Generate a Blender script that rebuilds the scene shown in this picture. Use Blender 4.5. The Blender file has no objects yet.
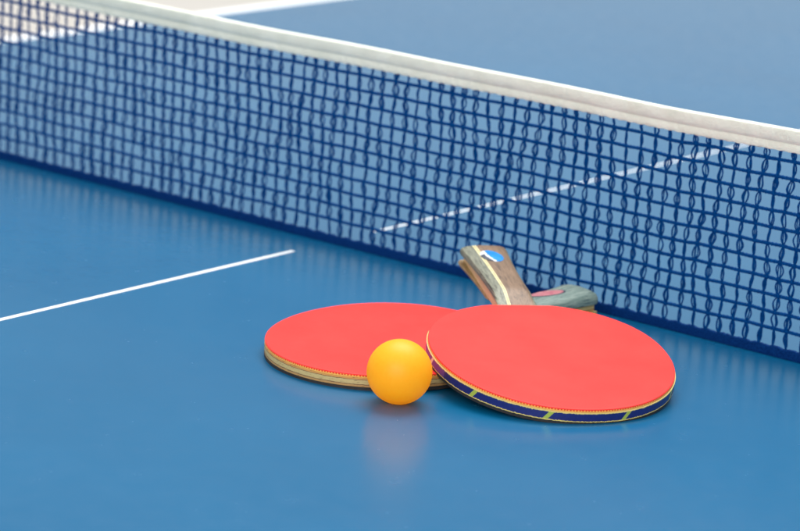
import bpy, math, random
from mathutils import Vector, Matrix

random.seed(11)
S = bpy.context.scene
COL = S.collection
MM = 0.001
PI = math.pi

# ------------------------------------------------------------------ materials
def new_mat(name):
    m = bpy.data.materials.new(name)
    m.use_nodes = True
    nt = m.node_tree
    return m, nt, nt.nodes['Principled BSDF']

def N(nt, typ, **kw):
    n = nt.nodes.new(typ)
    for k, v in kw.items():
        if hasattr(n, k):
            setattr(n, k, v)
    return n

def L(nt, a, b):
    nt.links.new(a, b)

def coords(nt, scale=(1, 1, 1), kind='Object'):
    tc = N(nt, 'ShaderNodeTexCoord')
    mp = N(nt, 'ShaderNodeMapping')
    mp.inputs['Scale'].default_value = scale
    L(nt, tc.outputs[kind], mp.inputs['Vector'])
    return mp.outputs['Vector']

def noise(nt, vec, scale, detail=4, rough=0.55):
    n = N(nt, 'ShaderNodeTexNoise')
    n.inputs['Scale'].default_value = scale
    n.inputs['Detail'].default_value = detail
    n.inputs['Roughness'].default_value = rough
    L(nt, vec, n.inputs['Vector'])
    return n.outputs['Fac']

def ramp(nt, fac, stops):
    r = N(nt, 'ShaderNodeValToRGB')
    e = r.color_ramp.elements
    e[0].position, e[0].color = stops[0][0], (*stops[0][1], 1)
    e[1].position, e[1].color = stops[-1][0], (*stops[-1][1], 1)
    for p, c in stops[1:-1]:
        x = e.new(p)
        x.color = (*c, 1)
    L(nt, fac, r.inputs['Fac'])
    return r.outputs['Color']

def bump(nt, bsdf, height, strength, dist):
    b = N(nt, 'ShaderNodeBump')
    b.inputs['Strength'].default_value = strength
    b.inputs['Distance'].default_value = dist
    L(nt, height, b.inputs['Height'])
    L(nt, b.outputs['Normal'], bsdf.inputs['Normal'])

def mix(nt, fac, a, b):
    m = N(nt, 'ShaderNodeMix')
    m.data_type = 'RGBA'
    ins = [i for i in m.inputs if i.type == 'RGBA']
    for sock, v in ((m.inputs[0], fac), (ins[0], a), (ins[1], b)):
        if isinstance(v, (tuple, list)):
            sock.default_value = (*v, 1)
        elif isinstance(v, (int, float)):
            sock.default_value = v
        else:
            L(nt, v, sock)
    return [o for o in m.outputs if o.type == 'RGBA'][0]

def math_(nt, op, a, b=None, c=None):
    m = N(nt, 'ShaderNodeMath')
    m.operation = op
    for i, v in enumerate((a, b, c)):
        if v is None:
            continue
        if isinstance(v, (int, float)):
            m.inputs[i].default_value = v
        else:
            L(nt, v, m.inputs[i])
    return m.outputs[0]

def simple(name, lo, hi, scale=300, stretch=(1, 1, 1), rough=0.6, bs=0.0, bd=0.0003, detail=4, spec=0.5):
    m, nt, b = new_mat(name)
    v = coords(nt, stretch)
    f = noise(nt, v, scale, detail)
    L(nt, ramp(nt, f, [(0.3, lo), (0.7, hi)]), b.inputs['Base Color'])
    b.inputs['Roughness'].default_value = rough
    b.inputs['Specular IOR Level'].default_value = spec
    if bs:
        bump(nt, b, f, bs, bd)
    return m

def m_table():
    m, nt, b = new_mat('satin_blue_lacquer')
    v = coords(nt)
    big = noise(nt, v, 5, 3)
    col = ramp(nt, big, [(0.3, (0.0005, 0.089, 0.205)), (0.7, (0.001, 0.099, 0.224))])
    dust = noise(nt, v, 900, 2)
    dm = ramp(nt, dust, [(0.70, (0, 0, 0)), (0.78, (0.35, 0.35, 0.35))])
    L(nt, mix(nt, dm, col, (0.06, 0.24, 0.46)), b.inputs['Base Color'])
    rn = noise(nt, v, 60, 5)
    L(nt, math_(nt, 'MULTIPLY_ADD', rn, 0.10, 0.205), b.inputs['Roughness'])
    fine = noise(nt, v, 1600, 3, 0.7)
    bump(nt, b, fine, 0.035, 0.0002)
    return m

def m_paint():
    m, nt, b = new_mat('white_line_paint')
    v = coords(nt)
    f = noise(nt, v, 500, 4)
    L(nt, ramp(nt, f, [(0.3, (0.74, 0.78, 0.80)), (0.7, (0.82, 0.84, 0.85))]), b.inputs['Base Color'])
    b.inputs['Roughness'].default_value = 0.4
    return m

def m_floor():
    m, nt, b = new_mat('pale_floor')
    v = coords(nt)
    f = noise(nt, v, 1.5, 6)
    L(nt, ramp(nt, f, [(0.3, (0.83, 0.78, 0.71)), (0.7, (0.88, 0.84, 0.78))]), b.inputs['Base Color'])
    b.inputs['Roughness'].default_value = 0.8
    return m

def m_tape():
    m, nt, b = new_mat('white_canvas')
    v = coords(nt)
    f = noise(nt, v, 60, 5)
    w1 = N(nt, 'ShaderNodeTexWave'); w1.wave_type = 'BANDS'; w1.bands_direction = 'X'
    w1.inputs['Scale'].default_value = 380; w1.inputs['Distortion'].default_value = 2.0
    L(nt, v, w1.inputs['Vector'])
    w2 = N(nt, 'ShaderNodeTexWave'); w2.wave_type = 'BANDS'; w2.bands_direction = 'Z'
    w2.inputs['Scale'].default_value = 380; w2.inputs['Distortion'].default_value = 2.0
    L(nt, v, w2.inputs['Vector'])
    L(nt, ramp(nt, f, [(0.3, (0.76, 0.79, 0.67)), (0.7, (0.86, 0.89, 0.78))]), b.inputs['Base Color'])
    h = math_(nt, 'ADD', w1.outputs['Fac'], w2.outputs['Fac'])
    f3 = noise(nt, v, 170, 4, 0.65)
    h = math_(nt, 'MULTIPLY_ADD', f, 6.0, h)
    h = math_(nt, 'MULTIPLY_ADD', f3, 7.0, h)
    bump(nt, b, h, 0.8, 0.0004)
    b.inputs['Roughness'].default_value = 0.85
    b.inputs['Sheen Weight'].default_value = 0.2
    return m

def m_cord(name, lo, hi):
    m, nt, b = new_mat(name)
    v = coords(nt)
    f = noise(nt, v, 900, 4)
    L(nt, ramp(nt, f, [(0.3, lo), (0.7, hi)]), b.inputs['Base Color'])
    b.inputs['Roughness'].default_value = 0.75
    b.inputs['Specular IOR Level'].default_value = 0.04
    bump(nt, b, f, 0.6, 0.0004)
    return m

def m_rubber_red():
    m, nt, b = new_mat('red_rubber')
    v = coords(nt)
    f = noise(nt, v, 28, 5)
    L(nt, ramp(nt, f, [(0.3, (0.80, 0.026, 0.022)), (0.7, (0.86, 0.036, 0.030))]), b.inputs['Base Color'])
    r = noise(nt, v, 90, 4)
    L(nt, math_(nt, 'MULTIPLY_ADD', r, 0.12, 0.46), b.inputs['Roughness'])
    fine = noise(nt, v, 1500, 2)
    bump(nt, b, fine, 0.08, 0.0002)
    b.inputs['Specular IOR Level'].default_value = 0.17
    return m

def m_pips():
    """under side of the rubber: short red pips standing on a warm sponge"""
    m, nt, b = new_mat('red_pips_on_sponge')
    tc = N(nt, 'ShaderNodeTexCoord')
    sp = N(nt, 'ShaderNodeSeparateXYZ')
    L(nt, tc.outputs['UV'], sp.inputs[0])
    s = math_(nt, 'SINE', math_(nt, 'MULTIPLY', sp.outputs[0], 2 * PI / 1.9))
    f = noise(nt, tc.outputs['UV'], 0.7, 3)
    s2 = math_(nt, 'MULTIPLY_ADD', f, 5.0, math_(nt, 'ADD', s, -2.5))
    L(nt, ramp(nt, math_(nt, 'MULTIPLY_ADD', s2, 0.5, 0.5), [(0.40, (0.90, 0.36, 0.06)), (0.60, (0.66, 0.022, 0.010))]), b.inputs['Base Color'])
    b.inputs['Roughness'].default_value = 0.7
    return m

def m_wood(name, lo, hi, scale=55, stretch=(0.12, 1, 1), rough=0.5, dark=None):
    m, nt, b = new_mat(name)
    v = coords(nt, stretch)
    f = noise(nt, v, scale * 8, 6, 0.7)
    f2 = noise(nt, v, scale * 26, 3, 0.6)
    ff = math_(nt, 'MULTIPLY_ADD', f2, 0.35, math_(nt, 'MULTIPLY', f, 0.75))
    col = ramp(nt, ff, [(0.42, lo), (0.66, hi)])
    if dark:
        g = noise(nt, v, scale * 11, 4, 0.7)
        col = mix(nt, ramp(nt, g, [(0.54, (0, 0, 0)), (0.62, (0.85, 0.85, 0.85))]), col, dark)
    L(nt, col, b.inputs['Base Color'])
    b.inputs['Roughness'].default_value = rough
    bump(nt, b, ff, 0.3, 0.0003)
    return m

def m_ply():
    """rim of bare plywood: stacked veneers, UV.y is the height in mm"""
    m, nt, b = new_mat('bare_plywood_rim')
    tc = N(nt, 'ShaderNodeTexCoord')
    sp = N(nt, 'ShaderNodeSeparateXYZ')
    L(nt, tc.outputs['UV'], sp.inputs[0])
    n = noise(nt, tc.outputs['UV'], 0.35, 5, 0.6)
    zz = math_(nt, 'MULTIPLY_ADD', n, 0.9, math_(nt, 'ADD', sp.outputs[1], -0.2))        # wavy veneer joints
    fac = math_(nt, 'MULTIPLY_ADD', zz, 1 / 7.0, 0.464)
    def p(z): return (z + 0.25 + 3.5 - 0.25) / 7.0
    pale, tan, line, orange = (0.52, 0.41, 0.18), (0.42, 0.24, 0.085), (0.09, 0.035, 0.015), (0.60, 0.28, 0.07)
    col = ramp(nt, fac, [(0.0, tan), (p(-1.55), tan), (p(-1.5), line), (p(-1.15), line), (p(-1.1), pale),
                         (p(1.55), pale), (p(1.6), line), (p(1.85), line), (p(1.95), orange), (1.0, orange)])
    mp = N(nt, 'ShaderNodeMapping'); mp.inputs['Scale'].default_value = (0.14, 1.2, 1)
    L(nt, tc.outputs['UV'], mp.inputs['Vector'])
    g = noise(nt, mp.outputs['Vector'], 1.3, 5, 0.7)
    L(nt, mix(nt, ramp(nt, g, [(0.565, (0, 0, 0)), (0.63, (0.9, 0.9, 0.9))]), mix(nt, math_(nt, 'MULTIPLY', n, 0.3), col, (0.34, 0.23, 0.09)), (0.12, 0.075, 0.035)), b.inputs['Base Color'])
    b.inputs['Roughness'].default_value = 0.7
    bump(nt, b, g, 0.4, 0.0004)
    return m

def m_edge_tape():
    m, nt, b = new_mat('printed_edge_tape')
    tc = N(nt, 'ShaderNodeTexCoord')
    sp = N(nt, 'ShaderNodeSeparateXYZ')
    L(nt, tc.outputs['UV'], sp.inputs[0])
    u, v = sp.outputs[0], sp.outputs[1]
    n1 = noise(nt, tc.outputs['UV'], 0.45, 5, 0.7)
    navy = ramp(nt, n1, [(0.3, (0.006, 0.010, 0.105)), (0.7, (0.011, 0.018, 0.150))])
    # faded purple stretch near the far side
    fade = math_(nt, 'LESS_THAN', u, 146.0)
    navy = mix(nt, math_(nt, 'MULTIPLY', fade, 0.85), navy, (0.10, 0.05, 0.24))
    # slanted yellow-green dashes
    t = math_(nt, 'ADD', u, -175.3 + 1.7 + 49.95 * 20)
    t = math_(nt, 'MULTIPLY_ADD', v, -0.8, t)
    t = math_(nt, 'MODULO', t, 49.95)
    t = math_(nt, 'MULTIPLY_ADD', n1, 0.8, t)
    dash = math_(nt, 'LESS_THAN', t, 3.6)
    worn = math_(nt, 'MULTIPLY', dash, fade)
    col = mix(nt, dash, navy, (0.34, 0.42, 0.06))
    col = mix(nt, worn, col, (0.62, 0.56, 0.42))
    # yellow borders with ragged inner edge
    av = math_(nt, 'ABSOLUTE', v)
    n2 = noise(nt, tc.outputs['UV'], 1.1, 4, 0.7)
    e = math_(nt, 'MULTIPLY_ADD', n2, 1.9, av)
    edge = math_(nt, 'GREATER_THAN', e, 3.3)
    col = mix(nt, edge, col, (0.68, 0.54, 0.16))
    L(nt, col, b.inputs['Base Color'])
    b.inputs['Roughness'].default_value = 0.42
    bump(nt, b, n2, 0.25, 0.0003)
    return m

def m_ball():
    """thin hollow celluloid: part of the light goes through the shell and glows out again"""
    m, nt, b = new_mat('orange_celluloid')
    v = coords(nt)
    f = noise(nt, v, 400, 3)
    col = ramp(nt, f, [(0.3, (1.0, 0.565, 0.012)), (0.7, (1.0, 0.595, 0.018))])
    L(nt, col, b.inputs['Base Color'])
    b.inputs['Roughness'].default_value = 0.48
    b.inputs['Specular IOR Level'].default_value = 0.55
    tr = N(nt, 'ShaderNodeBsdfTranslucent')
    L(nt, col, tr.inputs['Color'])
    mx = N(nt, 'ShaderNodeMixShader')
    mx.inputs[0].default_value = 0.54
    L(nt, b.outputs[0], mx.inputs[1])
    L(nt, tr.outputs[0], mx.inputs[2])
    out = [n for n in nt.nodes if n.type == 'OUTPUT_MATERIAL'][0]
    L(nt, mx.outputs[0], out.inputs['Surface'])
    return m

M = dict(
    table=m_table(), paint=m_paint(), floor=m_floor(), tape=m_tape(),
    cord=m_cord('navy_net_cord', (0.0, 0.022, 0.110), (0.0, 0.056, 0.215)),
    hem=m_cord('navy_woven_hem', (0.0, 0.012, 0.075), (0.002, 0.034, 0.150)),
    rubber=m_rubber_red(), pips=m_pips(),
    sponge=simple('amber_sponge', (0.80, 0.42, 0.08), (0.90, 0.55, 0.13), 700, rough=0.9, bs=0.5),
    black=simple('black_rubber', (0.010, 0.010, 0.012), (0.02, 0.02, 0.022), 400, rough=0.7),
    ply=m_ply(), tapeprint=m_edge_tape(),
    face=m_wood('birch_face', (0.45, 0.30, 0.14), (0.60, 0.43, 0.22)),
    grey=m_wood('weathered_grey_wood', (0.075, 0.085, 0.060), (0.20, 0.205, 0.150), dark=(0.035, 0.035, 0.025)),
    brown=m_wood('brown_grip_wood', (0.10, 0.058, 0.030), (0.19, 0.115, 0.066), dark=(0.05, 0.026, 0.015)),
    tan=m_wood('tan_grip_wood', (0.19, 0.115, 0.042), (0.32, 0.215, 0.09), dark=(0.16, 0.08, 0.03)),
    teal=m_wood('greenish_grey_wood', (0.085, 0.145, 0.135), (0.21, 0.275, 0.245), dark=(0.04, 0.08, 0.085)),
    olive=m_wood('olive_grip_wood', (0.24, 0.20, 0.07), (0.42, 0.35, 0.14)),
    palestripe=m_wood('pale_ridge_wood', (0.48, 0.50, 0.38), (0.60, 0.60, 0.46)),
    cream=simple('cream_inlay', (0.50, 0.43, 0.20), (0.64, 0.58, 0.34), 300, rough=0.5),
    darkline=simple('dark_inlay_line', (0.05, 0.035, 0.02), (0.09, 0.06, 0.035), 300),
    bluebadge=simple('blue_badge_foil', (0.010, 0.17, 0.52), (0.02, 0.27, 0.68), 160, rough=0.22),
    whitebadge=simple('silver_badge_foil', (0.55, 0.57, 0.60), (0.80, 0.80, 0.80), 200, rough=0.25),
    darkbadge=simple('dark_badge_print', (0.02, 0.03, 0.05), (0.05, 0.06, 0.09), 200, rough=0.3),
    pink=simple('faded_pink_badge', (0.36, 0.09, 0.13), (0.52, 0.22, 0.23), 260, rough=0.3),
    ball=m_ball(),
)

# ------------------------------------------------------------------ mesh helpers
def mesh_obj(name, verts, faces, mats, parent=None, fm=None, uv=None, smooth=True):
    me = bpy.data.meshes.new(name)
    me.from_pydata([(x * MM, y * MM, z * MM) for x, y, z in verts], [], faces)
    for m in (mats if isinstance(mats, (list, tuple)) else [mats]):
        me.materials.append(m)
    if fm:
        me.polygons.foreach_set('material_index', fm)
    if smooth:
        me.polygons.foreach_set('use_smooth', [True] * len(me.polygons))
    if uv:
        l = me.uv_layers.new(name='UVMap')
        for poly in me.polygons:
            for li, c in zip(poly.loop_indices, uv[poly.index]):
                l.data[li].uv = c
    me.update()
    if smooth:
        me.set_sharp_from_angle(angle=math.radians(38))
    o = bpy.data.objects.new(name, me)
    COL.objects.link(o)
    o.parent = parent
    return o

def thing(name, label, cat, mat=None):
    o = bpy.data.objects.new(name, None)
    o.empty_display_size = 0.02
    COL.objects.link(o)
    if mat is not None:
        o.matrix_world = mat
    o['label'] = label
    o['category'] = cat
    return o

def box(vs, fs, x0, x1, y0, y1, z0, z1):
    b = len(vs)
    vs += [(x0, y0, z0), (x1, y0, z0), (x1, y1, z0), (x0, y1, z0), (x0, y0, z1), (x1, y0, z1), (x1, y1, z1), (x0, y1, z1)]
    fs += [tuple(b + i for i in f) for f in ((0, 3, 2, 1), (4, 5, 6, 7), (0, 1, 5, 4), (1, 2, 6, 5), (2, 3, 7, 6), (3, 0, 4, 7))]

def tube(vs, fs, path, rad, sides=5):
    b = len(vs)
    n = len(path)
    rf = rad if callable(rad) else (lambda i: rad)
    for i in range(n):
        a = path[max(0, i - 1)]; c = path[min(n - 1, i + 1)]
        tx, ty, tz = c[0] - a[0], c[1] - a[1], c[2] - a[2]
        l = math.sqrt(tx * tx + ty * ty + tz * tz) or 1
        tx, ty, tz = tx / l, ty / l, tz / l
        # one side vector near +y, the other = t x s
        sx, sy, sz = -ty * tx, 1 - ty * ty, -ty * tz
        l = math.sqrt(sx * sx + sy * sy + sz * sz) or 1
        sx, sy, sz = sx / l, sy / l, sz / l
        qx, qy, qz = ty * sz - tz * sy, tz * sx - tx * sz, tx * sy - ty * sx
        r = rf(i); px, py, pz = path[i]
        for k in range(sides):
            ca, sa = math.cos(2 * PI * k / sides) * r, math.sin(2 * PI * k / sides) * r
            vs.append((px + sx * ca + qx * sa, py + sy * ca + qy * sa, pz + sz * ca + qz * sa))
    for i in range(n - 1):
        for k in range(sides):
            k2 = (k + 1) % sides
            fs.append((b + i * sides + k, b + i * sides + k2, b + (i + 1) * sides + k2, b + (i + 1) * sides + k))
    fs.append(tuple(b + k for k in range(sides))[::-1])
    fs.append(tuple(b + (n - 1) * sides + k for k in range(sides)))

def offset_loop(pts, d):
    n = len(pts); out = []
    for i in range(n):
        a = pts[i - 1]; c = pts[(i + 1) % n]
        tx, ty = c[0] - a[0], c[1] - a[1]
        l = math.hypot(tx, ty) or 1
        out.append((pts[i][0] + ty / l * d, pts[i][1] - tx / l * d))
    return out

def plate(name, loop, rings, mats, parent, ringmat=None, capmats=(0, 0), arc0=0.0):
    """rings: (offset, z) from bottom to top around a closed counter-clockwise loop; UV = arc length, z in mm"""
    n = len(loop)
    arc = [arc0]
    for i in range(n):
        j = (i + 1) % n
        arc.append(arc[-1] + math.hypot(loop[j][0] - loop[i][0], loop[j][1] - loop[i][1]))
    vs, fs, fm, uv = [], [], [], []
    for d, z in rings:
        vs += [(x, y, z) for x, y in offset_loop(loop, d)]
    for r in range(len(rings) - 1):
        for i in range(n):
            j = (i + 1) % n
            fs.append((r * n + i, r * n + j, (r + 1) * n + j, (r + 1) * n + i))
            z0, z1 = rings[r][1], rings[r + 1][1]
            uv.append(((arc[i], z0), (arc[i + 1], z0), (arc[i + 1], z1), (arc[i], z1)))
            fm.append(ringmat[r] if ringmat else 0)
    fs.append(tuple(range(n))[::-1]); fm.append(capmats[0]); uv.append([(0, 0)] * n)
    t = (len(rings) - 1) * n
    fs.append(tuple(range(t, t + n))); fm.append(capmats[1]); uv.append([(0, 0)] * n)
    o = mesh_obj(name, vs, fs, mats, parent, fm, uv)
    o.data.polygons[len(fs) - 1].use_smooth = False      # the two flat caps
    o.data.polygons[len(fs) - 2].use_smooth = False
    return o

# ------------------------------------------------------------------ setting: floor and table
vs, fs = [], []
box(vs, fs, -60000, 60000, -60000, 60000, -790, -760)
fl = mesh_obj('floor', vs, fs, M['floor'], smooth=False)
fl['kind'] = 'structure'

table = thing('table_tennis_table', 'blue table tennis table with white painted lines, under the net', 'table')
HW, Y1 = 762.5, 1500
def slab(y0, y1):
    loop = [(-HW, y0), (HW, y0), (HW, y1), (-HW, y1)]
    # rounded corners
    out = []
    for (cx, cy, a0) in ((-HW + 4, y0 + 4, PI), (HW - 4, y0 + 4, 1.5 * PI), (HW - 4, y1 - 4, 0), (-HW + 4, y1 - 4, PI / 2)):
        for k in range(5):
            a = a0 + k / 4 * PI / 2
            out.append((cx + 4 * math.cos(a), cy + 4 * math.sin(a)))
    return plate('tabletop', out, [(-1, -25), (0, -24), (0, -1), (-.3, -.3), (-1, 0)], M['table'], table)
slab(-1370, -0.6)
slab(0.6, Y1)
def flat_line(name, x0, x1, y0, y1, z=0.05):
    h = 0.12
    n = max(2, int(max(x1 - x0, y1 - y0) / 6))
    # rounded-end thin film of paint with a slightly uneven border
    pts = []
    longy = (y1 - y0) > (x1 - x0)
    if longy:
        for i in range(n + 1):
            pts.append((x1 + random.uniform(-.08, .08), y0 + (y1 - y0) * i / n))
        for i in range(n, -1, -1):
            pts.append((x0 + random.uniform(-.08, .08), y0 + (y1 - y0) * i / n))
    else:
        for i in range(n + 1):
            pts.append((x0 + (x1 - x0) * i / n, y0 + random.uniform(-.08, .08)))
        for i in range(n, -1, -1):
            pts.append((x0 + (x1 - x0) * i / n, y1 + random.uniform(-.08, .08)))
    return plate(name, pts, [(0, z), (-.05, z + h)], M['paint'], table)
flat_line('centre_line', -2.0, 2.0, -1350, -41)
flat_line('centre_line', -1.4, 1.4, 50, Y1 - 21)
flat_line('side_line', -HW + 1.2, -HW + 20, -1369, -2)
flat_line('side_line', -HW + 1.2, -HW + 20, 2, Y1 - 1)
flat_line('side_line', HW - 20, HW - 1.2, -1369, -2)
flat_line('side_line', HW - 20, HW - 1.2, 2, Y1 - 1)
flat_line('end_line', -HW + 20.4, HW - 20.4, Y1 - 20, Y1 - 1)
flat_line('end_line', -HW + 20.4, HW - 20.4, -1369, -1350)

# ------------------------------------------------------------------ net
net = thing('table_tennis_net', 'navy cord net with white canvas top tape, stretched across the blue table', 'net')
NX = 905.0
def sag(x):           # top of the net dips slightly
    return 0.9 + max(0.0, min(1.0, (x - 280) / 110)) * 0.9 - 1.2 * (1 - (x / 420) ** 2 if abs(x) < 420 else 0) + 0.35 * math.sin(x / 71.0) + 0.25 * math.sin(x / 29.0 + 1)
def bow(x, z):        # sideways ripple of the whole cloth
    return 0.8 * math.sin(x / 130.0 + 0.4) * (z / 152.0)

# smooth noise on the grid of knots
pitch, rows, z0r, dz = 10.7, 11, 7.0, 11.25
ncol = int(2 * NX / pitch)
def vnoise(i, k, s, seed):
    def h(a, b):
        random_ = math.sin(a * 127.1 + b * 311.7 + seed * 74.7) * 43758.5453
        return (random_ - math.floor(random_)) * 2 - 1
    a, b = i / s, k / s
    ia, ib = math.floor(a), math.floor(b); fa, fb = a - ia, b - ib
    fa, fb = fa * fa * (3 - 2 * fa), fb * fb * (3 - 2 * fb)
    return (h(ia, ib) * (1 - fa) + h(ia + 1, ib) * fa) * (1 - fb) + (h(ia, ib + 1) * (1 - fa) + h(ia + 1, ib + 1) * fa) * fb
def knot(i, k):
    """k=0 at the hem, k=1..rows the cross cords, k=rows+1 at the tape"""
    x = -NX + (i + .5) * pitch
    dx = 2.4 * vnoise(i, k, 3.7, 1) + 1.1 * vnoise(i, k, 1.0, 2)
    zz = (z0r + dz * k) + 0.55 * vnoise(i, k, 2.6, 3) + 0.25 * vnoise(i, k, 1, 4)
    zt = 137.5 + sag(x)
    if k == 0:
        zz, dx = 6.0, dx * .6
    elif k > rows:
        zz = zt + 1.0
    else:
        zz += sag(x) * zz / 140.0
    return x + dx, zz

vs, fs = [], []
rn = random.Random(5)
for i in range(ncol):
    xc = -NX + (i + .5) * pitch
    fine = -470 < xc < 560
    seg = 8 if fine else 4
    K = [knot(i, k) for k in range(rows + 2)]
    paths = [[], [], [], [], []]
    for k in range(rows + 1):
        (xa, za), (xb, zb) = K[k], K[k + 1]
        style = rn.random()
        if style < 0.66:
            am = [rn.uniform(1.5, 2.7), -rn.uniform(1.5, 2.7), rn.uniform(0.7, 2.2), -rn.uniform(0.7, 2.2), rn.choice((-1, 1)) * rn.uniform(0.0, 1.0)]
        elif style < 0.86:
            sg = rn.choice((-1, 1))
            am = [sg * rn.uniform(0.9, 2.0), -sg * rn.uniform(0.2, 0.9), sg * rn.uniform(0.2, 1.2), 0.0, sg * rn.uniform(0.6, 2.0)]
        else:
            am = [rn.uniform(0.6, 1.0), -rn.uniform(0.6, 1.0), rn.uniform(-.4, .4), 0.0, rn.uniform(-1.2, 1.2)]
        if k == rows:
            am = [q_ * .8 for q_ in am]
        ph = rn.uniform(0, 6.28)
        for p_, amp in zip(paths, am):
            yo = rn.uniform(-.7, .7)
            sk = rn.uniform(0.75, 1.3)
            for s in range(seg):
                t = s / seg
                env = math.sin(PI * t ** sk)
                x = xa + (xb - xa) * t + amp * env
                z = za + (zb - za) * t
                p_.append((x, bow(x, z) + yo * env + 0.25 * math.sin(ph + t * 9), z))
    for j, p_ in enumerate(paths):
        x, z = K[-1]
        p_.append((x, bow(x, z), z))
        base = 0.54 if j < 2 else 0.44
        jit = [base * rn.uniform(0.85, 1.2) for _ in range(len(p_))]
        tube(vs, fs, p_, lambda q, jit=jit: jit[q], 5 if fine else 4)
    if fine:      # knots where the strands pass the cross cords
        for k in range(1, rows + 1):
            x, z = K[k]
            h = rn.uniform(0.9, 1.35)
            tube(vs, fs, [(x, bow(x, z), z - h), (x + rn.uniform(-.2, .2), bow(x, z), z - h * .4), (x, bow(x, z), z + h * .4), (x, bow(x, z), z + h)],
                 lambda q: (0.85, 1.35, 1.35, 0.85)[q], 6)
for k in range(1, rows + 1):
    Kx = [knot(i, k) for i in range(ncol)]
    for strand in (0, PI):
        path = []
        for i in range(ncol - 1):
            (xa, za), (xb, zb) = Kx[i], Kx[i + 1]
            fine = -470 < xa < 560
            n = 16 if fine else 2
            for s in range(n):
                t = s / n
                ts = t * t * (3 - 2 * t)
                x = xa + (xb - xa) * t
                z = za + (zb - za) * ts
                if fine:
                    a = x * 2 * PI / 2.9 + strand
                    path.append((x, bow(x, z) + 0.66 * math.cos(a), z + 0.66 * math.sin(a)))
                else:
                    path.append((x, bow(x, z) + (.3 if strand else -.3), z))
        tube(vs, fs, path, lambda q: 0.82 + 0.14 * math.sin(q * 1.7), 5)
mesh_obj('netting', vs, fs, M['cord'], net)

# white canvas tape folded over a cord, stitched under the cord
prof = []
def ptape(side):
    # (y, z from top) going down one side
    return [(side * y, z) for y, z in ((0.0, 0.0), (1.7, -0.2), (2.7, -0.9), (3.05, -2.2), (3.15, -5.2), (2.85, -7.6), (2.0, -9.2),
                                       (1.05, -10.1), (1.25, -10.8), (1.75, -12.0), (1.8, -14.2), (1.45, -15.4), (1.0, -15.7))]
right, left = ptape(-1), ptape(1)
ring = right + left[::-1][:-1]
vs, fs = [], []
nx = 900
rt = random.Random(8)
for i in range(nx + 1):
    x = -NX - 10 + (2 * NX + 20) * i / nx
    lump = 0.22 * math.sin(x / 17.0) + 0.16 * math.sin(x / 6.3 + 2) + 0.1 * math.sin(x / 2.9)
    for j, (y, z) in enumerate(ring):
        f = 1 + (0.09 * lump if abs(z) < 10 else 0.05 * lump)
        # stitches pucker the flap
        if z < -10.5:
            z2 = z + 0.28 * math.sin(x / 1.25 + (0 if y < 0 else 1)) * (1 if z < -13 else 0.3) + rt.uniform(-.06, .06)
            y2 = y * f * (1 + 0.12 * math.sin(x / 1.25))
        else:
            z2, y2 = z + .1 * lump, y * f
        zz = 152.5 + sag(x) + z2
        vs.append((x, bow(x, 150) + y2, zz))
m_ = len(ring)
for i in range(nx):
    for j in range(m_):
        j2 = (j + 1) % m_
        fs.append((i * m_ + j, (i + 1) * m_ + j, (i + 1) * m_ + j2, i * m_ + j2))
fs.append(tuple(range(m_)))
fs.append(tuple(nx * m_ + j for j in range(m_))[::-1])
mesh_obj('top_tape', vs, fs, M['tape'], net)

# woven hem at the foot of the net
vs, fs = [], []
hp = [(-1.3, 0.06), (-1.5, 2.0), (-1.3, 3.6), (-1.45, 5.0), (-1.1, 6.4), (-0.4, 6.9), (0.4, 6.9), (1.1, 6.4), (1.4, 4.5), (1.3, 0.06)]
nx = 1200
for i in range(nx + 1):
    x = -NX + 2 * NX * i / nx
    w = 0.35 * math.sin(x / 2.1) + rt.uniform(-.38, .38)
    for y, z in hp:
        vs.append((x, y + (0.25 * math.sin(x / 40.0)), z + (w * (z / 7) if z > 1 else 0)))
m_ = len(hp)
for i in range(nx):
    for j in range(m_):
        j2 = (j + 1) % m_
        fs.append((i * m_ + j, (i + 1) * m_ + j, (i + 1) * m_ + j2, i * m_ + j2))
fs.append(tuple(range(m_)))
fs.append(tuple(nx * m_ + j for j in range(m_))[::-1])
mesh_obj('bottom_hem', vs, fs, M['hem'], net)

# ------------------------------------------------------------------ rackets
def rotm(th, a, b):
    cz, sz = math.cos(th), math.sin(th); ca, sa = math.cos(a), math.sin(a); cb, sb = math.cos(b), math.sin(b)
    return Matrix(((cz, -sz, 0), (sz, cz, 0), (0, 0, 1))) @ Matrix(((ca, 0, -sa), (0, 1, 0), (sa, 0, ca))) @ Matrix(((1, 0, 0), (0, cb, -sb), (0, sb, cb)))

def blade_loop(Ln, W, k, e, n=220):
    out = []
    for i in range(n):
        t = 2 * PI * i / n
        c, s = math.cos(t), math.sin(t)
        x = math.copysign(abs(c) ** (2 / e), c) * Ln / 2
        y = math.copysign(abs(s) ** (2 / e), s) * W / 2 * (1 - k * c)
        out.append((x, y))
    return out

def cut(loop, x):     # straight edge of the rubber towards the handle
    return [(min(px, x), py) for px, py in loop]

def with_neck(loop, hw, x_end):
    body = [(x, y) for x, y in loop if not (x > 0 and abs(y) < hw + 6)]
    # loop starts at angle 0 (handle): body runs counter-clockwise from +y side round to -y side
    xs = body[0][0]
    neck = [(x_end, -hw), (x_end, hw)]
    pre = [(body[-1][0] + 3.5, -hw - 2), (body[-1][0] + 9, -hw)]
    post = [(xs + 9, hw), (xs + 3.5, hw + 2)]
    return pre + neck + post + body

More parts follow.
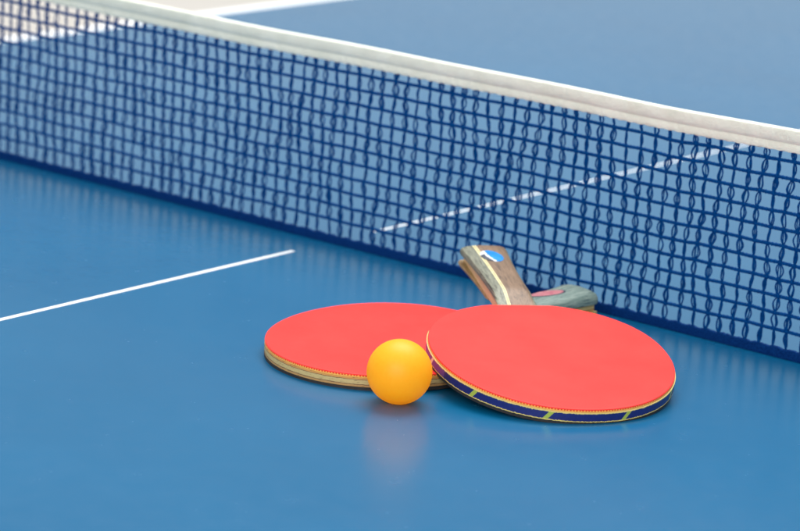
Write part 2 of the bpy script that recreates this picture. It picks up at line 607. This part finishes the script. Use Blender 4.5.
def scale_half(name, parent, x0, x1, prof_w, prof_h, mats, sgn, stripes):
    """one half of the grip: lofted along x; sgn=+1 upper, -1 lower"""
    vs, fs, fm = [], [], []
    n = 26
    rel = [(1.0, 0.0, 0), (1.02, 0.30, 0), (0.97, 0.62, 0), (0.80, 0.84, 0), (0.52, 0.965, 1), (0.45, 0.985, 2), (0.425, 0.99, 1), (0.36, 1.0, 3),
           (0.20, 1.03, 3), (0.0, 1.045, 3), (-0.30, 1.03, 3), (-0.585, 1.0, 3), (-0.70, 0.97, 3), (-0.80, 0.93, 3), (-0.85, 0.87, 3),
           (-0.88, 0.82, 0), (-0.97, 0.62, 0), (-1.02, 0.30, 0), (-1.0, 0.0, 0)]
    m = len(rel)
    zb = 3.05
    for i in range(n + 1):
        t = i / n
        x = x0 + (x1 - x0) * t
        w, h = prof_w(x), prof_h(x)
        if t > 0.955:
            q = 1 - (t - 0.955) / 0.045 * 0.16; w *= q; h = (h) * (1 - (t - .955) / .045 * .2)
        ramp_in = min(1.0, 0.12 + 0.88 * (x - x0) / 16.0) if sgn > 0 else min(1.0, 0.45 + 0.55 * (x - x0) / 6.0)
        for y, z, _ in rel:
            vs.append((x, y * w, sgn * (zb + z * (h - zb) * ramp_in)))
    for i in range(n):
        for j in range(m):
            j2 = (j + 1) % m
            f = (i * m + j, (i + 1) * m + j, (i + 1) * m + j2, i * m + j2)
            fs.append(f[::-1] if sgn > 0 else f)
            if j == m - 1:
                fm.append(0)
            else:
                fm.append(rel[j][2] if stripes else (4 if 4 <= j < 14 and len(mats) > 4 else 0))
    e0 = tuple(range(m)); e1 = tuple(n * m + j for j in range(m))
    fs.append(e0 if sgn > 0 else e0[::-1]); fm.append(0)
    fs.append(e1[::-1] if sgn > 0 else e1); fm.append(0)
    return mesh_obj(name, vs, fs, mats, parent, fm)

def surf_z(y, w, h):
    """height of the upper grip surface at sideways position y"""
    rel = [(1.02, .30), (0.97, 0.62), (0.84, 0.86), (0.70, 0.965), (0.585, 1.0), (0.30, 1.03), (0.0, 1.045)]
    a = abs(y) / w
    for (ya, za), (yb, zb) in zip(rel, rel[1:]):
        if yb <= a <= ya:
            t = (a - yb) / (ya - yb)
            return 3.05 + (zb + (za - zb) * t) * (h - 3.05)
    return 3.05 + 0.3 * (h - 3.05)

def badge(parent, cx, cy, ax, ay, ang, wf, hf, mats, pick, dome=0.5):
    nr, na = 10, 40
    vs, fs, fm = [], [], []
    def pt(r, a, lift):
        lx, ly = math.cos(a) * r * ax, math.sin(a) * r * ay
        x = cx + lx * math.cos(ang) - ly * math.sin(ang)
        y = cy + lx * math.sin(ang) + ly * math.cos(ang)
        return (x, y, surf_z(y, wf(x), hf(x)) + lift)
    vs.append(pt(0, 0, .25 + dome))
    for r in range(1, nr + 1):
        for a in range(na):
            q = r / nr
            vs.append(pt(q, 2 * PI * a / na, 0.25 + dome * (1 - q * q)))
    for a in range(na):
        vs.append(pt(1.0, 2 * PI * a / na, -0.3))
    for a in range(na):
        a2 = (a + 1) % na
        fs.append((0, 1 + a, 1 + a2)); fm.append(pick(0.05, 2 * PI * (a + .5) / na))
        for r in range(nr):
            fs.append((1 + r * na + a, 1 + (r + 1) * na + a, 1 + (r + 1) * na + a2, 1 + r * na + a2))
            fm.append(pick((r + 1.5) / nr, 2 * PI * (a + .5) / na))
    return mesh_obj('badge', vs, fs, mats, parent, fm)

def racket(label, pose, shape, taped, gm):
    x, y, z, th, a, b = pose
    Ln, W, k, e, H = shape
    mw = Matrix.Translation((x * MM, y * MM, z * MM)) @ rotm(th, a, b).to_4x4()
    root = thing('table_tennis_racket', label, 'racket', mw)
    lp = blade_loop(Ln, W, k, e)
    rub = cut(lp, Ln / 2 - 2.2)
    # layers from the bottom up
    plate('rubber', rub, [(-.3, -5.35), (.3, -5.15), (.3, -3.1), (-.1, -3.02)], M['black'], root)['label'] = 'black rubber on the underside'  # real rubber, rim widened a little to deepen the dark shade beneath
    wood = with_neck(lp, 12.2, H - 1.5)
    if taped:
        plate('blade', wood, [(0, -3.0), (.25, -2.8), (.25, 2.8), (0, 3.0)], M['face'], root)
    else:
        arc0 = 0
        plate('blade', wood, [(-.1, -3.0), (.2, -2.8), (.2, 2.8), (-.1, 3.0)], [M['face'], M['ply']], root, [1, 1, 1], (0, 0), arc0)
    plate('sponge', rub, [(-.15, 3.02), (.05, 3.2), (.1, 3.65), (-.1, 3.74)], M['sponge'], root)
    top = plate('rubber', rub, [(-.05, 3.75), (0.12, 3.82), (0.12, 4.55), (.05, 4.57), (.05, 5.1), (-.25, 5.3), (-.7, 5.36)], [M['rubber'], M['pips']], root,
                [1, 1, 1, 0, 0, 0], (1, 0))
    top['label'] = 'smooth red rubber on top'
    if taped:
        # strip of printed tape round the rim, open at the neck
        n = 600
        fl_ = blade_loop(Ln, W, k, e, n)
        arc = [0.0]
        for i in range(n - 1):
            arc.append(arc[-1] + math.hypot(fl_[i + 1][0] - fl_[i][0], fl_[i + 1][1] - fl_[i][1]))
        o1 = offset_loop(fl_, 0.30); o2 = offset_loop(fl_, 0.75)
        idx = [i for i in range(n) if not (fl_[i][0] > 0 and abs(fl_[i][1]) < 24)]
        vs, fs, uv = [], [], []
        rr = random.Random(3)
        for i in idx:
            zt = 2.95 + rr.uniform(-.12, .2); zb = -3.0 + rr.uniform(-.22, .14)
            vs += [(*o1[i], zb), (*o2[i], zb + .05), (*o2[i], zt - .05), (*o1[i], zt)]
        for q in range(len(idx) - 1):
            u0, u1 = arc[idx[q]], arc[idx[q + 1]]
            for j in range(4):
                j2 = (j + 1) % 4
                fs.append((q * 4 + j, (q + 1) * 4 + j, (q + 1) * 4 + j2, q * 4 + j2))
                va, vb = ((-3, -2.9), (-2.9, 2.9), (2.9, 3), (3, -3))[j]
                uv.append(((u0, va), (u1, va), (u1, vb), (u0, vb)))
        fs.append((0, 1, 2, 3)); uv.append([(0, 0)] * 4)
        t = (len(idx) - 1) * 4
        fs.append((t + 3, t + 2, t + 1, t)); uv.append([(arc[-1], 0)] * 4)
        mesh_obj('edge_tape', vs, fs, M['tapeprint'], root, uv=uv)
    # grip
    xs = Ln / 2 + 1.5
    def wf(x):
        t = max(0.0, min(1.0, (x - xs) / (H - xs)))
        return gm['w0'] + (gm['w1'] - gm['w0']) * t ** 2.2 - 0.8 * math.sin(PI * t)
    def hf(x):
        t = max(0.0, min(1.0, (x - xs) / (H - xs)))
        return gm['h0'] + (gm['h1'] - gm['h0']) * t ** 1.6
    up = scale_half('grip', root, xs, H, wf, hf, [gm['side'], gm.get('line', M['cream']), gm.get('line2', M['darkline']), gm['top'], gm['top'], gm.get('line', M['cream'])], 1, gm['stripes'])
    lo = scale_half('grip', root, xs + gm['low'], H, lambda x: wf(x) * .99, lambda x: hf(x) * .80, [gm['under']], -1, False)
    lo['label'] = gm['underlabel']
    return root, up, wf, hf

R2, up2, wf2, hf2 = racket('racket with printed navy edge tape, its handle crossing over the other racket\'s handle',
    (325.679, -172.890, 15.1, 2.4830, 0.1370, 0.020552), (160.3, 154.26, -0.0478, 2.1203, 174.9), True,
    dict(w0=13.2, w1=17.0, h0=8.4, h1=9.5, side=M['grey'], top=M['brown'], under=M['tan'], stripes=True, low=26, underlabel='tan lower half of the grip'))
R1, up1, wf1, hf1 = racket('racket with bare layered plywood rim, lying flat underneath the other racket',
    (218.792, -202.585, 6.95, 1.409836, 0.027165, 0.0058), (166.0, 151.05, -0.043, 2.06, 179.1), False,
    dict(w0=13.0, w1=16.8, h0=8.6, h1=12.0, side=M['teal'], top=M['teal'], under=M['olive'], line=M['teal'], line2=M['palestripe'], stripes=True, low=12, underlabel='olive lower half of the grip'))

def pick_blue(r, a):
    y = r * math.sin(a); x = r * math.cos(a)
    d = y + 0.25 * x * x
    if 0.34 < d < 0.56: return 1
    if d >= 0.56: return 2 if x < 0.35 else 1
    return 0
b2 = badge(up2, 152, -0.4, 9.4, 7.6, 0.25, wf2, hf2, [M['bluebadge'], M['whitebadge'], M['darkbadge']], pick_blue)
b2['label'] = 'oval badge, blue with a silver band and dark edge'
def pick_pink(r, a):
    return 1 if r > 0.86 else 0
b1 = badge(up1, 146, 4.0, 15.0, 5.8, -0.35, wf1, hf1, [M['pink'], M['darkbadge']], pick_pink, 0.3)
b1['label'] = 'faded pink oval badge with dark rim'

# ------------------------------------------------------------------ ball
vs, fs = [], []
nu, nv, R = 96, 48, 20.0
vs.append((0, 0, R))
for j in range(1, nv):
    for i in range(nu):
        t, p = PI * j / nv, 2 * PI * i / nu
        vs.append((R * math.sin(t) * math.cos(p), R * math.sin(t) * math.sin(p), R * math.cos(t)))
vs.append((0, 0, -R))
for i in range(nu):
    i2 = (i + 1) % nu
    fs.append((0, 1 + i, 1 + i2))
    for j in range(nv - 2):
        fs.append((1 + j * nu + i, 1 + (j + 1) * nu + i, 1 + (j + 1) * nu + i2, 1 + j * nu + i2))
    fs.append((1 + (nv - 2) * nu + i, len(vs) - 1, 1 + (nv - 2) * nu + i2))
ball = mesh_obj('table_tennis_ball', vs, fs, M['ball'])
ball.data.polygons.foreach_set('use_smooth', [True] * len(ball.data.polygons))
ball.location = (0.2864, -0.27806, 0.0201)
ball['label'] = 'plain orange ball resting in front of the two red rackets'
ball['category'] = 'ball'

# ------------------------------------------------------------------ light
W = bpy.data.worlds.new('World')
S.world = W
W.use_nodes = True
nt = W.node_tree
bg = nt.nodes['Background']
tc = N(nt, 'ShaderNodeTexCoord')
sp = N(nt, 'ShaderNodeSeparateXYZ')
L(nt, tc.outputs['Generated'], sp.inputs[0])
col = ramp(nt, sp.outputs[2], [(0.0, (0.76, 0.76, 0.72)), (0.17, (0.74, 0.74, 0.70)), (0.24, (0.33, 0.35, 0.35)), (0.30, (0.13, 0.15, 0.16)), (0.42, (0.26, 0.28, 0.29)), (0.60, (0.86, 0.87, 0.88)), (1.0, (1.0, 1.0, 1.0))])
L(nt, col, bg.inputs['Color'])
bg.inputs['Strength'].default_value = 1.2

def area(name, loc, target, size, power, color):
    l = bpy.data.lights.new(name, 'AREA')
    l.shape = 'RECTANGLE'; l.size, l.size_y = size
    l.energy = power; l.color = color
    o = bpy.data.objects.new(name, l)
    COL.objects.link(o)
    o.location = loc
    o.rotation_euler = (Vector(target) - Vector(loc)).to_track_quat('-Z', 'Y').to_euler()
    return o
area('ceiling_lamp', (-0.3, 0.9, 3.0), (0.25, -0.2, 0), (2.4, 1.6), 150, (1.0, 0.985, 0.96))
area('front_fill', (1.9, -3.6, 1.7), (0.25, -0.2, 0), (3.0, 1.8), 120, (1.0, 0.99, 0.98))  # added soft fill from behind the camera, no known source there

# ------------------------------------------------------------------ camera
cam = bpy.data.cameras.new('camera')
co = bpy.data.objects.new('camera', cam)
COL.objects.link(co)
r = Vector((0.78203292, 0.62016059, 0.06184947)); u = Vector((-0.20086431, 0.15685503, 0.96697985)); w = Vector((-0.58998139, 0.76863342, -0.24723393))
mw = Matrix(((r.x, u.x, -w.x, 1.26490168), (r.y, u.y, -w.y, -1.55914037), (r.z, u.z, -w.z, 0.49787068), (0, 0, 0, 1)))
co.matrix_world = mw
cam.sensor_width = 36
cam.lens = 2768.78 / 800 * 36
cam.clip_start = 0.05
cam.clip_end = 500
cam.dof.use_dof = True
cam.dof.focus_distance = (Vector((0.335, -0.215, 0.01)) - co.location).dot(w)
cam.dof.aperture_fstop = 10
S.camera = co

S.view_settings.view_transform = 'Standard'
S.view_settings.look = 'None'
S.view_settings.exposure = 0.0
S.view_settings.gamma = 1.0
S.cycles.max_bounces = 14
S.cycles.diffuse_bounces = 10
